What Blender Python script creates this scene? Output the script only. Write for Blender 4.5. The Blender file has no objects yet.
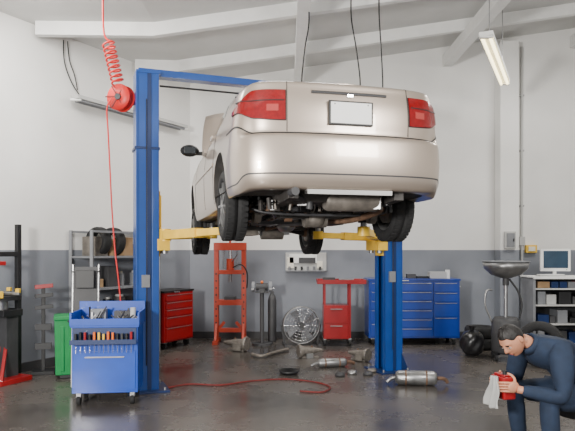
import bpy, math, random
from mathutils import Vector, Matrix, Euler
random.seed(7)
F=600.0
def FX(px,Y): return (px-287.5)*Y/F
def FZ(py,Y): return 1.6+(250-py)*Y/F
def V(*a): return Vector(a)
def lin(c):
    c=c/255.0
    return c/12.92 if c<=0.04045 else ((c+0.055)/1.055)**2.4
# ---------------------------------------------------------------- materials
MATS={}
def mat(name,rgb,rough=0.5,metal=0.0,var=0.12,scale=6.0,bump=0.0,coat=0.0,emit=0.0,rvar=0.0,spec=0.5):
    if name in MATS: return MATS[name]
    m=bpy.data.materials.new(name); m.use_nodes=True
    nt=m.node_tree; b=nt.nodes["Principled BSDF"]
    col=(lin(rgb[0]),lin(rgb[1]),lin(rgb[2]),1)
    b.inputs["Roughness"].default_value=rough
    b.inputs["Metallic"].default_value=metal
    b.inputs["Specular IOR Level"].default_value=spec
    if coat: b.inputs["Coat Weight"].default_value=coat; b.inputs["Coat Roughness"].default_value=0.05
    tc=nt.nodes.new("ShaderNodeTexCoord"); no=nt.nodes.new("ShaderNodeTexNoise")
    no.inputs["Scale"].default_value=scale; no.inputs["Detail"].default_value=5
    nt.links.new(tc.outputs["Object"],no.inputs["Vector"])
    cr=nt.nodes.new("ShaderNodeValToRGB")
    cr.color_ramp.elements[0].position=0.3; cr.color_ramp.elements[1].position=0.7
    cr.color_ramp.elements[0].color=tuple([c*(1-var) for c in col[:3]]+[1])
    cr.color_ramp.elements[1].color=tuple([min(1,c*(1+var)) for c in col[:3]]+[1])
    nt.links.new(no.outputs["Fac"],cr.inputs["Fac"])
    nt.links.new(cr.outputs["Color"],b.inputs["Base Color"])
    if bump:
        bp=nt.nodes.new("ShaderNodeBump"); bp.inputs["Strength"].default_value=bump; bp.inputs["Distance"].default_value=0.01
        nt.links.new(no.outputs["Fac"],bp.inputs["Height"]); nt.links.new(bp.outputs["Normal"],b.inputs["Normal"])
    if rvar:
        mr=nt.nodes.new("ShaderNodeMapRange"); mr.inputs["From Min"].default_value=.3; mr.inputs["From Max"].default_value=.7
        mr.inputs["To Min"].default_value=max(0.02,rough-rvar); mr.inputs["To Max"].default_value=min(1,rough+rvar)
        nt.links.new(no.outputs["Fac"],mr.inputs["Value"]); nt.links.new(mr.outputs["Result"],b.inputs["Roughness"])
    if emit:
        b.inputs["Emission Color"].default_value=col; b.inputs["Emission Strength"].default_value=emit
    MATS[name]=m; return m

def wall_mat():
    m=bpy.data.materials.new("painted_wall"); m.use_nodes=True
    nt=m.node_tree; b=nt.nodes["Principled BSDF"]; b.inputs["Roughness"].default_value=.75
    g=nt.nodes.new("ShaderNodeNewGeometry"); s=nt.nodes.new("ShaderNodeSeparateXYZ")
    nt.links.new(g.outputs["Position"],s.inputs[0])
    c=nt.nodes.new("ShaderNodeMath"); c.operation='GREATER_THAN'; c.inputs[1].default_value=1.6
    nt.links.new(s.outputs["Z"],c.inputs[0])
    no=nt.nodes.new("ShaderNodeTexNoise"); no.inputs["Scale"].default_value=1.3; no.inputs["Detail"].default_value=8
    nt.links.new(g.outputs["Position"],no.inputs["Vector"])
    def ramp(a,b_):
        r=nt.nodes.new("ShaderNodeValToRGB"); r.color_ramp.elements[0].position=.3; r.color_ramp.elements[1].position=.7
        r.color_ramp.elements[0].color=(*[lin(x) for x in a],1); r.color_ramp.elements[1].color=(*[lin(x) for x in b_],1)
        nt.links.new(no.outputs["Fac"],r.inputs["Fac"]); return r
    lo=ramp((116,120,128),(132,136,144)); hi=ramp((218,217,214),(228,227,224))
    mx=nt.nodes.new("ShaderNodeMix"); mx.data_type='RGBA'
    nt.links.new(c.outputs[0],mx.inputs[0]); nt.links.new(lo.outputs[0],mx.inputs[6]); nt.links.new(hi.outputs[0],mx.inputs[7])
    nt.links.new(mx.outputs[2],b.inputs["Base Color"])
    bp=nt.nodes.new("ShaderNodeBump"); bp.inputs["Strength"].default_value=.08
    n2=nt.nodes.new("ShaderNodeTexNoise"); n2.inputs["Scale"].default_value=30
    nt.links.new(g.outputs["Position"],n2.inputs["Vector"]); nt.links.new(n2.outputs["Fac"],bp.inputs["Height"]); nt.links.new(bp.outputs["Normal"],b.inputs["Normal"])
    return m
def floor_mat():
    m=bpy.data.materials.new("concrete_floor"); m.use_nodes=True
    nt=m.node_tree; b=nt.nodes["Principled BSDF"]
    g=nt.nodes.new("ShaderNodeNewGeometry")
    no=nt.nodes.new("ShaderNodeTexNoise"); no.inputs["Scale"].default_value=.9; no.inputs["Detail"].default_value=10; no.inputs["Roughness"].default_value=.65
    nt.links.new(g.outputs["Position"],no.inputs["Vector"])
    r=nt.nodes.new("ShaderNodeValToRGB"); r.color_ramp.elements[0].position=.32; r.color_ramp.elements[1].position=.68
    r.color_ramp.elements[0].color=(*[lin(x) for x in (58,54,51)],1); r.color_ramp.elements[1].color=(*[lin(x) for x in (98,92,87)],1)
    nt.links.new(no.outputs["Fac"],r.inputs["Fac"]); nt.links.new(r.outputs[0],b.inputs["Base Color"])
    mr=nt.nodes.new("ShaderNodeMapRange"); mr.inputs["From Min"].default_value=.3; mr.inputs["From Max"].default_value=.7
    mr.inputs["To Min"].default_value=.14; mr.inputs["To Max"].default_value=.38
    nt.links.new(no.outputs["Fac"],mr.inputs["Value"]); nt.links.new(mr.outputs["Result"],b.inputs["Roughness"])
    return m
WALL=wall_mat(); FLOOR=floor_mat()
CEIL=mat("ceiling_paint",(202,202,200),.8,var=.05,scale=2)
BEAM=mat("beam_paint",(222,222,220),.6,var=.04)
PAINT=mat("champagne_paint",(188,174,161),.34,.72,var=.02,scale=3,coat=.7)
GLASS=mat("tinted_glass",(30,36,40),.05,0,var=.05,coat=.5)
BLK=mat("black_plastic",(24,24,26),.5,var=.15)
RUB=mat("rubber",(28,28,29),.8,var=.2,scale=30,bump=.2)
CHR=mat("chrome",(210,210,212),.15,1,var=.03)
STEEL=mat("brushed_steel",(155,155,155),.38,.85,var=.15,scale=12,rvar=.1)
CAST=mat("cast_metal",(124,118,111),.55,.5,var=.3,scale=14,bump=.3)
UNDER=mat("underbody",(54,51,49),.6,.2,var=.4,scale=9,bump=.3)
RUST=mat("rusty_metal",(112,86,68),.7,.3,var=.4,scale=16,bump=.3)
REDL=mat("tail_lens",(124,4,9),.15,0,var=.2,scale=40,coat=.35)
CLRL=mat("clear_lens",(160,60,56),.15,0,var=.05,coat=.4)
WHT=mat("white_plastic",(228,228,226),.5,var=.03)
LBLUE=mat("lift_blue",(6,66,142),.35,0,var=.10,coat=.3,scale=4)
DBLUE=mat("dark_blue",(8,38,86),.4,0,var=.12)  # darker blue for lift plates, cart panels and small boxes
YEL=mat("lift_yellow",(236,192,60),.42,0,var=.12,scale=8)
CBLUE=mat("cabinet_blue",(12,52,140),.3,0,var=.06,coat=.4)
CARTB=mat("cart_blue",(14,70,172),.35,0,var=.08,coat=.3)
RED=mat("tool_red",(150,18,24),.35,0,var=.08,coat=.3)
HRED=mat("hose_red",(206,34,30),.45,0,var=.06)
DRED=mat("dirty_hose_red",(112,28,25),.6,0,var=.2)
PRED=mat("press_orange",(172,58,36),.45,0,var=.12)
GRN=mat("bin_green",(20,140,74),.4,0,var=.08)
GRY=mat("grey_paint",(120,122,126),.5,0,var=.1)
LGR=mat("light_grey",(178,178,176),.5,0,var=.06)
DGR=mat("dark_grey",(58,58,60),.55,0,var=.15)
ORG=mat("orange_plastic",(226,110,30),.4,var=.05)
TUBEM=mat("fluorescent_tube",(255,240,190),.4,var=.01,emit=5.0)
SCR=mat("screen_dark",(46,66,84),.15,0,var=.3,scale=2)
CARD=mat("cardboard",(150,122,90),.8,var=.1)
PAP=mat("paper",(225,220,205),.8,var=.05)
# ---------------------------------------------------------------- builder
def link(o): bpy.context.scene.collection.objects.link(o); return o
class B:
    def __init__(s,name,M=None):
        s.name=name; s.v=[]; s.f=[]; s.m=[]; s.s=[]; s.mats=[]; s.M=M or Matrix.Identity(4)
    def mi(s,m):
        if m not in s.mats: s.mats.append(m)
        return s.mats.index(m)
    def add(s,vs,fs,m,smooth=False,M=None):
        o=len(s.v)
        for p in vs:
            p=Vector(p)
            if M: p=M@p
            s.v.append(p)
        k=s.mi(m)
        for f in fs: s.f.append([i+o for i in f]); s.m.append(k); s.s.append(smooth)
    def box(s,c,d,m,rot=(0,0,0),taper=1.0):
        x,y,z=d[0]/2,d[1]/2,d[2]/2
        vs=[(-x,-y,-z),(x,-y,-z),(x,y,-z),(-x,y,-z),(-x*taper,-y*taper,z),(x*taper,-y*taper,z),(x*taper,y*taper,z),(-x*taper,y*taper,z)]
        fs=[(0,3,2,1),(4,5,6,7),(0,1,5,4),(1,2,6,5),(2,3,7,6),(3,0,4,7)]
        s.add(vs,fs,m,False,Matrix.Translation(c)@Euler(rot).to_matrix().to_4x4())
    def frame(s,p0,p1):
        d=(Vector(p1)-Vector(p0)); L=d.length
        q=d.to_track_quat('Z','Y') if L>1e-6 else Matrix.Identity(3).to_quaternion()
        return Matrix.Translation(p0)@q.to_matrix().to_4x4(),L
    def cyl(s,p0,p1,r,m,r1=None,n=20,smooth=True):
        if r1 is None: r1=r
        M,L=s.frame(p0,p1); vs=[];fs=[]
        for i in range(n):
            a=2*math.pi*i/n; vs.append((r*math.cos(a),r*math.sin(a),0))
        for i in range(n):
            a=2*math.pi*i/n; vs.append((r1*math.cos(a),r1*math.sin(a),L))
        for i in range(n): fs.append((i,(i+1)%n,n+(i+1)%n,n+i))
        s.add(vs,fs,m,smooth,M)
        s.add(vs,[tuple(range(n-1,-1,-1)),tuple(range(n,2*n))],m,False,M)
    def bar(s,p0,p1,w,h,m):
        p0=Vector(p0);p1=Vector(p1); d=(p1-p0); L=d.length; d.normalize()
        up=Vector((0,0,1)) if abs(d.z)<.95 else Vector((0,1,0))
        a=d.cross(up).normalized(); b=a.cross(d).normalized()
        vs=[]
        for q in (p0,p1):
            for sx,sy in((-1,-1),(1,-1),(1,1),(-1,1)): vs.append(q+a*sx*w/2+b*sy*h/2)
        s.add(vs,[(0,3,2,1),(4,5,6,7),(0,1,5,4),(1,2,6,5),(2,3,7,6),(3,0,4,7)],m)
    def lathe(s,prof,p0,axis,m,n=32,close=False,smooth=True):
        M,L=s.frame(p0,Vector(p0)+Vector(axis)); vs=[];fs=[];k=len(prof)
        for i in range(n):
            a=2*math.pi*i/n
            for r,h in prof: vs.append((r*math.cos(a),r*math.sin(a),h))
        for i in range(n):
            j=(i+1)%n
            for q in range(k if close else k-1):
                q2=(q+1)%k
                fs.append((i*k+q,j*k+q,j*k+q2,i*k+q2))
        s.add(vs,fs,m,smooth,M)
    def sph(s,c,r,m,n=16,M2=None):
        rx,ry,rz=(r,r,r) if not hasattr(r,'__len__') else r
        vs=[];fs=[];h=n//2
        for i in range(h+1):
            t=math.pi*i/h
            for j in range(n):
                a=2*math.pi*j/n; vs.append((rx*math.sin(t)*math.cos(a),ry*math.sin(t)*math.sin(a),rz*math.cos(t)))
        for i in range(h):
            for j in range(n): fs.append((i*n+j,(i+1)*n+j,(i+1)*n+(j+1)%n,i*n+(j+1)%n))
        M=Matrix.Translation(c)
        if M2: M=M@M2
        s.add(vs,fs,m,True,M)
    def tube(s,pts,r,m,n=8,smoothpath=True,sub=6,r_end=None):
        pts=[Vector(p) for p in pts]
        if smoothpath and len(pts)>2: pts=crom(pts,sub)
        N=len(pts); vs=[];fs=[]
        t=(pts[1]-pts[0]).normalized()
        up=Vector((0,0,1)) if abs(t.z)<.9 else Vector((1,0,0))
        a=t.cross(up).normalized()
        for i,p in enumerate(pts):
            if i==0: t=(pts[1]-pts[0])
            elif i==N-1: t=(pts[-1]-pts[-2])
            else: t=pts[i+1]-pts[i-1]
            t.normalize(); a=(a-t*a.dot(t)).normalized(); b=t.cross(a)
            rr=r if r_end is None else r+(r_end-r)*i/(N-1)
            for j in range(n):
                an=2*math.pi*j/n; vs.append(p+a*rr*math.cos(an)+b*rr*math.sin(an))
        for i in range(N-1):
            for j in range(n): fs.append((i*n+j,i*n+(j+1)%n,(i+1)*n+(j+1)%n,(i+1)*n+j))
        fs.append(tuple(range(n-1,-1,-1))); fs.append(tuple((N-1)*n+j for j in range(n)))
        s.add(vs,fs,m,True)
    def helix(s,p0,p1,R,r,turns,m,n=6,per=14):
        M,L=s.frame(p0,p1); N=int(turns*per); pts=[]
        for i in range(N+1):
            a=2*math.pi*turns*i/N; pts.append(M@Vector((R*math.cos(a),R*math.sin(a),L*i/N)))
        s.tube(pts,r,m,n,False)
    def make(s,parent=None,bevel=0.0,subsurf=0):
        me=bpy.data.meshes.new(s.name); me.from_pydata([tuple(p) for p in s.v],[],s.f)
        for m in s.mats: me.materials.append(m)
        for i,p in enumerate(me.polygons): p.material_index=s.m[i]; p.use_smooth=s.s[i]
        me.validate(); me.update()
        o=link(bpy.data.objects.new(s.name,me))
        if parent: o.parent=parent
        else: o.matrix_world=s.M
        if parent and s.M!=Matrix.Identity(4): o.matrix_local=s.M
        if bevel:
            b=o.modifiers.new("b",'BEVEL'); b.width=bevel; b.segments=2; b.limit_method='ANGLE'; b.angle_limit=math.radians(50)
        if subsurf:
            b=o.modifiers.new("s",'SUBSURF'); b.levels=subsurf; b.render_levels=subsurf
        return o
def crom(pts,sub):
    out=[];n=len(pts)
    for i in range(n-1):
        p0=pts[max(i-1,0)];p1=pts[i];p2=pts[i+1];p3=pts[min(i+2,n-1)]
        for k in range(sub):
            t=k/sub
            out.append(.5*((2*p1)+(p2-p0)*t+(2*p0-5*p1+4*p2-p3)*t*t+(3*p1-p0-3*p2+p3)*t**3))
    out.append(pts[-1]); return out
def TR(x,y,z=0,rz=0): return Matrix.Translation((x,y,z))@Matrix.Rotation(rz,4,'Z')
def empty(name,M=None):
    e=link(bpy.data.objects.new(name,None)); e.empty_display_size=.2
    if M: e.matrix_world=M
    return e
# ---------------------------------------------------------------- room
YB=10.9; CX=-1.77
LD=Vector((-.493,-.870,0)); LN=Vector((.870,-.493,0))
def LW(s,off=0,z=0): 
    p=Vector((CX,YB,0))+LD*s+LN*off; p.z=z; return p
LROT=math.atan2(LD.y,LD.x)
def ceilz(x): return 4.62+max(0,(x-CX))*.145
b=B("floor"); b.box((0,4,-.1),(30,20,.2),FLOOR); b.make()
b=B("wall_back"); 
x1=7.2
b.add([(CX-.1,YB,-.0),(x1,YB,0),(x1,YB,6.2),(CX-.1,YB,6.2),(CX-.1,YB+.2,0),(x1,YB+.2,0),(x1,YB+.2,6.2),(CX-.1,YB+.2,6.2)],
 [(0,1,2,3),(5,4,7,6),(3,2,6,7),(0,4,5,1),(1,5,6,2),(0,3,7,4)],WALL); b.make()
b=B("wall_left")
p0=LW(0);p1=LW(13.5)
vs=[p0,p1,p1+V(0,0,5),p0+V(0,0,5)]; vs+= [p-LN*.2 for p in vs]
b.add(vs,[(0,3,2,1),(4,5,6,7),(0,1,5,4),(2,3,7,6),(0,4,7,3),(1,2,6,5)],WALL); b.make()
b=B("wall_right"); b.box((x1+.1,5.2,3.1),(.2,11.6,6.2),WALL); b.make()
y0,y1=1.2,YB+.1
def ceilpart(a,c):
    b=B("ceiling"); vs=[]
    for x,z in (a,c): vs+=[(x,y0,z),(x,y1,z),(x,y0,z+.15),(x,y1,z+.15)]
    b.add(vs,[(0,1,5,4),(2,6,7,3),(0,4,6,2),(1,3,7,5),(0,2,3,1),(4,5,7,6)],CEIL); b.make()
ceilpart((-9,4.62),(CX,4.62)); ceilpart((CX,4.62),(x1+.2,ceilz(x1+.2)))
b=B("ceiling_joist")
for i,y in enumerate([3.2,4.8,6.4,8.0,9.6]):
    b.bar((CX-.02,y,4.62-.09),(x1,y,ceilz(x1)-.09),.10,.18,BEAM)
    b.bar((-7.5,y,4.53),(CX,y,4.53),.10,.18,BEAM) if y<5 else b.bar((LW((YB-y)/.87)+LN*.1).to_tuple()[:2]+(4.53,),(CX,y,4.53),.10,.18,BEAM)
for x in (.2,2.9,5.2): b.bar((x,1.3,ceilz(x)-.27),(x,YB-.02,ceilz(x)-.27),.16,.2,BEAM)
b.make()
b=B("trim_back"); b.box(((CX+x1)/2,YB-.02,.06),(x1-CX-.1,.03,.12),DGR); b.make()
b=B("trim_left"); b.bar(LW(.1,.02,.06),LW(13,.02,.06),.03,.12,DGR); b.make()
# column
b=B("wall_column"); xc=FX(507.5,10.7)
b.box((xc,10.74,2.65),(.33,.30,5.3),WALL); b.box((xc,10.72,.1),(.42,.34,.2),DGR); b.make(bevel=.01)
b=B("electrical_conduit"); xc2=FX(522,10.85)
b.cyl((xc2,10.86,.0),(xc2,10.86,5.28),.022,LGR,n=10)
for z in (.8,2.4,3.4,4.4): b.box((xc2,10.875,z),(.09,.045,.03),STEEL)
b.box((FX(531,10.85),10.86,1.62),(.2,.08,.14),YEL); b.box((FX(531,10.85),10.81,1.62),(.12,.02,.08),PAP)
b.box((xc2,10.86,1.76),(.10,.07,.16),LGR); b.make(bevel=.005)
b=B("breaker_box"); x=FX(510,10.55); b.box((x,10.555,FZ(240,10.55)),(.19,.07,.30),LGR); b.box((x,10.515,FZ(240,10.55)),(.14,.012,.24),GRY); b.box((x+.05,10.505,FZ(240,10.55)),(.02,.02,.05),BLK); b.make(bevel=.004)
b=B("wall_cable")
for k,(pa) in enumerate([[(62,40),(63,62),(70,82),(78,95)],[(66,40),(68,60),(73,75),(76,90)]]):
    pts=[]
    for px,py in pa:
        r=(px-287.5)/F; s=(-1.77-r*10.9)/(.493-r*.87)
        q=LW(s,.03); q.z=min(4.55,FZ(py,q.y)); pts.append(q)
    b.tube(pts,.008,BLK)
b.make()
def fluoro(name,p0,p1,on,hang):
    b=B(name); p0=Vector(p0);p1=Vector(p1)
    b.bar(p0,p1,.16,.05,BEAM if on else LGR); d=(p1-p0).normalized(); side=d.cross(V(0,0,1)).normalized()
    for sgn in(-1,1):
        o=side*.045*sgn-V(0,0,.045)
        b.cyl(p0+o+d*.06,p1+o-d*.06,.018,TUBEM if on else GRY,n=12)
    for q in (p0+d*.03,p1-d*.03): b.bar(q-V(0,0,.05),q-V(0,0,.02)+d*.001,.15,.05,BEAM)
    if hang:
        for t in(.15,.85):
            q=p0.lerp(p1,t); b.cyl(q,(q.x,q.y,hang(q.x)),.006,STEEL,n=6)
    else:
        for t in(.1,.5,.9):
            q=p0.lerp(p1,t); b.bar(q,q-LN*.16,.03,.03,STEEL)
    return b.make()
fluoro("fluorescent_light",LW(2.76,.16,3.75),LW(.36,.16,3.75),False,None)
fluoro("fluorescent_light",(2.38,7.2,4.2),(3.36,9.28,4.2),True,ceilz)
for px,dx in ((305,4),(356,-5),(381,-2)):
    b=B("hanging_cable"); Y=7.4; x=FX(px,Y)
    zt=ceilz(x)
    b.tube([(x+dx*.01,Y,zt),(x+dx*.012,Y,zt-.5),(x,Y,4.1),(x-dx*.01,Y,3.7),(x-dx*.008,Y,3.42)],.009,BLK)
    b.cyl((x-dx*.008,Y,3.43),(x-dx*.008,Y,3.34),.028,BLK,n=12)
    b.make()
# ---------------------------------------------------------------- car
G=1.75; CO=(.25,5.5); YAW=math.radians(14.2); CS=1.03
CARM=TR(CO[0],CO[1],G,YAW)@Matrix.Scale(CS,4)
car=empty("car",CARM)
out=[(0,-.97),(.25,-.966),(.5,-.94),(.68,-.885),(.79,-.79),(.84,-.64),(.854,-.4),(.858,0),(.86,.5),(.86,1.2),(.858,1.9),(.852,2.4),(.84,2.8),(.80,3.1),(.70,3.3),(.5,3.41),(.25,3.46),(0,3.475)]
OP=crom([V(x,y,0) for x,y in out],8); OP[0].x=0; OP[-1].x=0
NS=len(OP); NRM=[]
for i in range(NS):
    t=OP[min(i+1,NS-1)]-OP[max(i-1,0)]
    n=V(t.y,-t.x,0).normalized()
    if i==0:n=V(0,-1,0)
    if i==NS-1:n=V(0,1,0)
    NRM.append(n)
LV=[ # zr,ir, zs,is, zf,if
(.30,.18,.20,.14,.20,.15),(.30,.06,.20,.05,.20,.06),(.335,.02,.23,.03,.24,.02),(.41,.0,.32,.012,.32,.0),(.52,-.008,.45,.004,.45,0),
(.62,-.004,.58,.0,.52,0),(.682,.006,.66,.004,.58,.01),(.700,.030,.70,.008,.62,.03),(.710,.058,.74,.012,.64,.045),(.82,.056,.80,.022,.66,.08),
(.93,.062,.86,.035,.68,.13),(1.04,.082,.915,.055,.70,.20),(1.09,.095,.95,.085,.72,.28),(1.10,.16,.965,.13,.74,.36)]
def itp(tab,y):
    if y<=tab[0][0]: return tab[0][1]
    for (a,u),(c,w) in zip(tab,tab[1:]):
        if y<=c:
            t=(y-a)/(c-a); t=t*t*(3-2*t); return u+(w-u)*t
    return tab[-1][1]
TOP=[(-.97,1.10),(-.3,1.085),(.3,1.03),(.9,.975),(2.2,.95),(2.7,.91),(3.1,.83),(3.475,.74)]
BOT=[(-.97,.30),(-.35,.29),(.4,.22),(1,.2)]
def ss(a,b_,x):
    t=max(0,min(1,(x-a)/(b_-a))); return t*t*(3-2*t)
def P0(i,k):
    p=OP[i]; n=NRM[i]; wr=ss(.15,.75,-n.y); wf=ss(.15,.75,n.y); ws=1-wr-wf
    L=LV[k]; y=p.y
    zs=L[2]
    if zs>.66: zs=.66+(zs-.66)*(itp(TOP,y)-.66)/(.965-.66)
    if k<=3: zs+=(itp(BOT,y)-.20)*(1-k/4)
    z=wr*L[0]+wf*L[4]+ws*zs; ins=wr*L[1]+wf*L[5]+ws*L[3]
    q=p-n*ins; q.z=z
    if q.x<0 or i in(0,NS-1): q.x=max(0,q.x) if i not in(0,NS-1) else 0
    return q
SUB=4
ROWS=[crom([P0(i,k) for k in range(len(LV))],SUB) for i in range(NS)]
NK=len(ROWS[0])
def surf(si,k,off=0.0,side=1):
    si=max(0,min(NS-1.001,si)); kk=max(0,min(NK-1.001,k*SUB))
    i=int(si);j=int(kk);a=si-i;c=kk-j
    f=lambda i,j:ROWS[i][j]
    p=f(i,j)*(1-a)*(1-c)+f(i+1,j)*a*(1-c)+f(i,j+1)*(1-a)*c+f(i+1,j+1)*a*c
    du=f(i+1,j)-f(i,j); dv=f(i,min(j+1,NK-1))-f(i,j)
    n=du.cross(dv)
    if n.length>1e-9: n.normalize()
    o=NRM[i]
    if n.dot(o)<0:n=-n
    q=p+n*off
    return V(q.x*side,q.y,q.z)
def s_x(x):
    for i in range(NS-1):
        if OP[i].x<=x<=OP[i+1].x: return i+(x-OP[i].x)/max(1e-6,OP[i+1].x-OP[i].x)
def s_y(y):
    for i in range(NS-1):
        if OP[i].y<=y<=OP[i+1].y and OP[i].x>.6: return i+(y-OP[i].y)/max(1e-6,OP[i+1].y-OP[i].y)
NT=6
cols=[]
for i in range(NS):
    c=[]
    base=ROWS[i][0]
    for t in range(NT,0,-1):
        q=V(base.x*(1-t/NT),base.y,base.z); c.append(q)
    c+=ROWS[i]
    top=ROWS[i][-1]
    for t in range(1,NT+1):
        u=t/NT; c.append(V(top.x*(1-u),top.y,top.z+.035*(1-(1-u)**2)*(1 if -.7<top.y<3.1 else .5)))
    cols.append(c)
K=len(cols[0])
vs=[];fr=[];fu=[]
for c in cols: vs+=c
nR=len(vs); vs+=[V(-p.x,p.y,p.z) for p in vs]
for i in range(NS-1):
    for k in range(K-1):
        f=(i*K+k,(i+1)*K+k,(i+1)*K+k+1,i*K+k+1); g=tuple(nR+q for q in reversed(f))
        (fu if k<NT+1 else fr).extend([f,g])
import bmesh
me=bpy.data.meshes.new("body_shell"); bm=bmesh.new()
bv=[bm.verts.new(p) for p in vs]
for L,mi in((fr,0),(fu,1)):
    for f in L:
        try:
            ff=bm.faces.new([bv[q] for q in f]); ff.material_index=mi; ff.smooth=True
        except Exception: pass
bmesh.ops.remove_doubles(bm,verts=bm.verts,dist=.0008)
bmesh.ops.dissolve_degenerate(bm,dist=.0002,edges=bm.edges)
bmesh.ops.recalc_face_normals(bm,faces=bm.faces)
bm.to_mesh(me); bm.free(); me.materials.append(PAINT); me.materials.append(UNDER)
body=link(bpy.data.objects.new("body_shell",me)); body.parent=car
cutb=B("cutter")
for sx in(-1,1):
    for y in(0,2.62):
        cutb.cyl((sx*.46,y,.33),(sx*1.05,y,.33),.355,UNDER,n=48)
        cutb.box((sx*.755,y,.12),(.59,.70,.42),UNDER)
def boolcut(target,cb):
    c=cb.make(); c.parent=car; c.matrix_parent_inverse=Matrix.Identity(4)
    md=target.modifiers.new("w",'BOOLEAN'); md.operation='DIFFERENCE'; md.object=c; md.solver='EXACT'; md.use_self=True
    bpy.context.view_layer.update()
    dg=bpy.context.evaluated_depsgraph_get()
    nm=bpy.data.meshes.new_from_object(target.evaluated_get(dg)); target.modifiers.clear(); 
    if len(nm.polygons)>200: target.data=nm
    print("BOOL polys",len(nm.polygons)); bpy.data.objects.remove(c)
boolcut(body,cutb)
# greenhouse
gh=B("greenhouse")
GS=[(-.34,1.095,.68),(-.1,1.185,.65),(.2,1.315,.60),(.45,1.395,.575),(.75,1.435,.565),(1.1,1.45,.565),(1.4,1.43,.57),(1.7,1.335,.60),(2.0,1.17,.65),(2.3,.985,.71)]
def crv(tab,y):
    ps=[V(a,b_,0) for a,b_ in tab]
    for i in range(len(ps)-1):
        if y<=ps[i+1].x or i==len(ps)-2:
            t=max(0,min(1,(y-ps[i].x)/(ps[i+1].x-ps[i].x)))
            g=lambda j:ps[max(0,min(len(ps)-1,j))].y
            a,b_,c,d=g(i-1),g(i),g(i+1),g(i+2)
            return .5*(2*b_+(c-a)*t+(2*a-5*b_+4*c-d)*t*t+(3*b_-a-3*c+d)*t**3)
def gsec(y):
    zt=crv([(a,b_) for a,b_,c in GS],y); xr=crv([(a,c) for a,b_,c in GS],y)
    zb=itp(TOP,y)-.02; xb=.745
    zt=max(zt,zb+.01); h=zt-zb
    return [(xb,zb),(xb+(xr-xb)*.12,zb+h*.10),(xb+(xr-xb)*.75,zb+h*.80),(xr-.01,zt-.03*min(1,h/.3)),(xr-.07,zt),(xr*.5,zt+.012),(0,zt+.02)]
ys=[-.34+.04*i for i in range(67)]
secs=[gsec(y) for y in ys]
for sx in(1,-1):
    for i in range(len(ys)-1):
        y=(ys[i]+ys[i+1])/2
        for k in range(6):
            q=[(sx*secs[i][k][0],ys[i],secs[i][k][1]),(sx*secs[i+1][k][0],ys[i+1],secs[i+1][k][1]),(sx*secs[i+1][k+1][0],ys[i+1],secs[i+1][k+1][1]),(sx*secs[i][k+1][0],ys[i],secs[i][k+1][1])]
            m=PAINT
            if k==1:
                if .12<y<1.02 or 1.10<y<1.88: m=GLASS
                if 1.02<=y<=1.10: m=BLK
            if k>=4 and (-.26<y<.42 or 1.50<y<2.2): m=GLASS
            gh.add(q,[(0,1,2,3)] if sx>0 else [(3,2,1,0)],m,True)
gho=gh.make(car)
bmx=bmesh.new(); bmx.from_mesh(gho.data); bmesh.ops.remove_doubles(bmx,verts=bmx.verts,dist=.0005); bmesh.ops.recalc_face_normals(bmx,faces=bmx.faces); bmx.to_mesh(gho.data); bmx.free()
# surface details
dt=B("trim_details")
def patch(s0,s1,k0f,k1f,off,m,side,n=20,r=6):
    vs=[];fs=[]
    for a in range(n+1):
        s=s0+(s1-s0)*a/n; ka=k0f(a/n); kb=k1f(a/n)
        for c in range(r+1): vs.append(surf(s,ka+(kb-ka)*c/r,off,side))
    for a in range(n):
        for c in range(r):
            f=(a*(r+1)+c,(a+1)*(r+1)+c,(a+1)*(r+1)+c+1,a*(r+1)+c+1)
            fs.append(f if side>0 else tuple(reversed(f)))
    dt.add(vs,fs,m,True)
    rim=[a*(r+1) for a in range(n+1)]+[n*(r+1)+c for c in range(1,r+1)]+[a*(r+1)+r for a in range(n-1,-1,-1)]+[c for c in range(r-1,0,-1)]
    prm=[(s0+(s1-s0)*(q//(r+1))/n,q) for q in rim]
    base=[]
    for s,q in prm:
        a=q//(r+1);c=q%(r+1);ka=k0f(a/n);kb=k1f(a/n); base.append(surf(s,ka+(kb-ka)*c/r,-.004,side))
    R=len(rim); dt.add([vs[q] for q in rim]+base,[(i,(i+1)%R,R+(i+1)%R,R+i) for i in range(R)],m,False)
sl0=s_x(.50); sl1=s_y(-.56)
lo=lambda t:8.85+.35*ss(.0,1,t)
hi=lambda t:10.8+.12*math.sin(t*3.1)-.2*t-(1.1*ss(.5,1,t))
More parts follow.
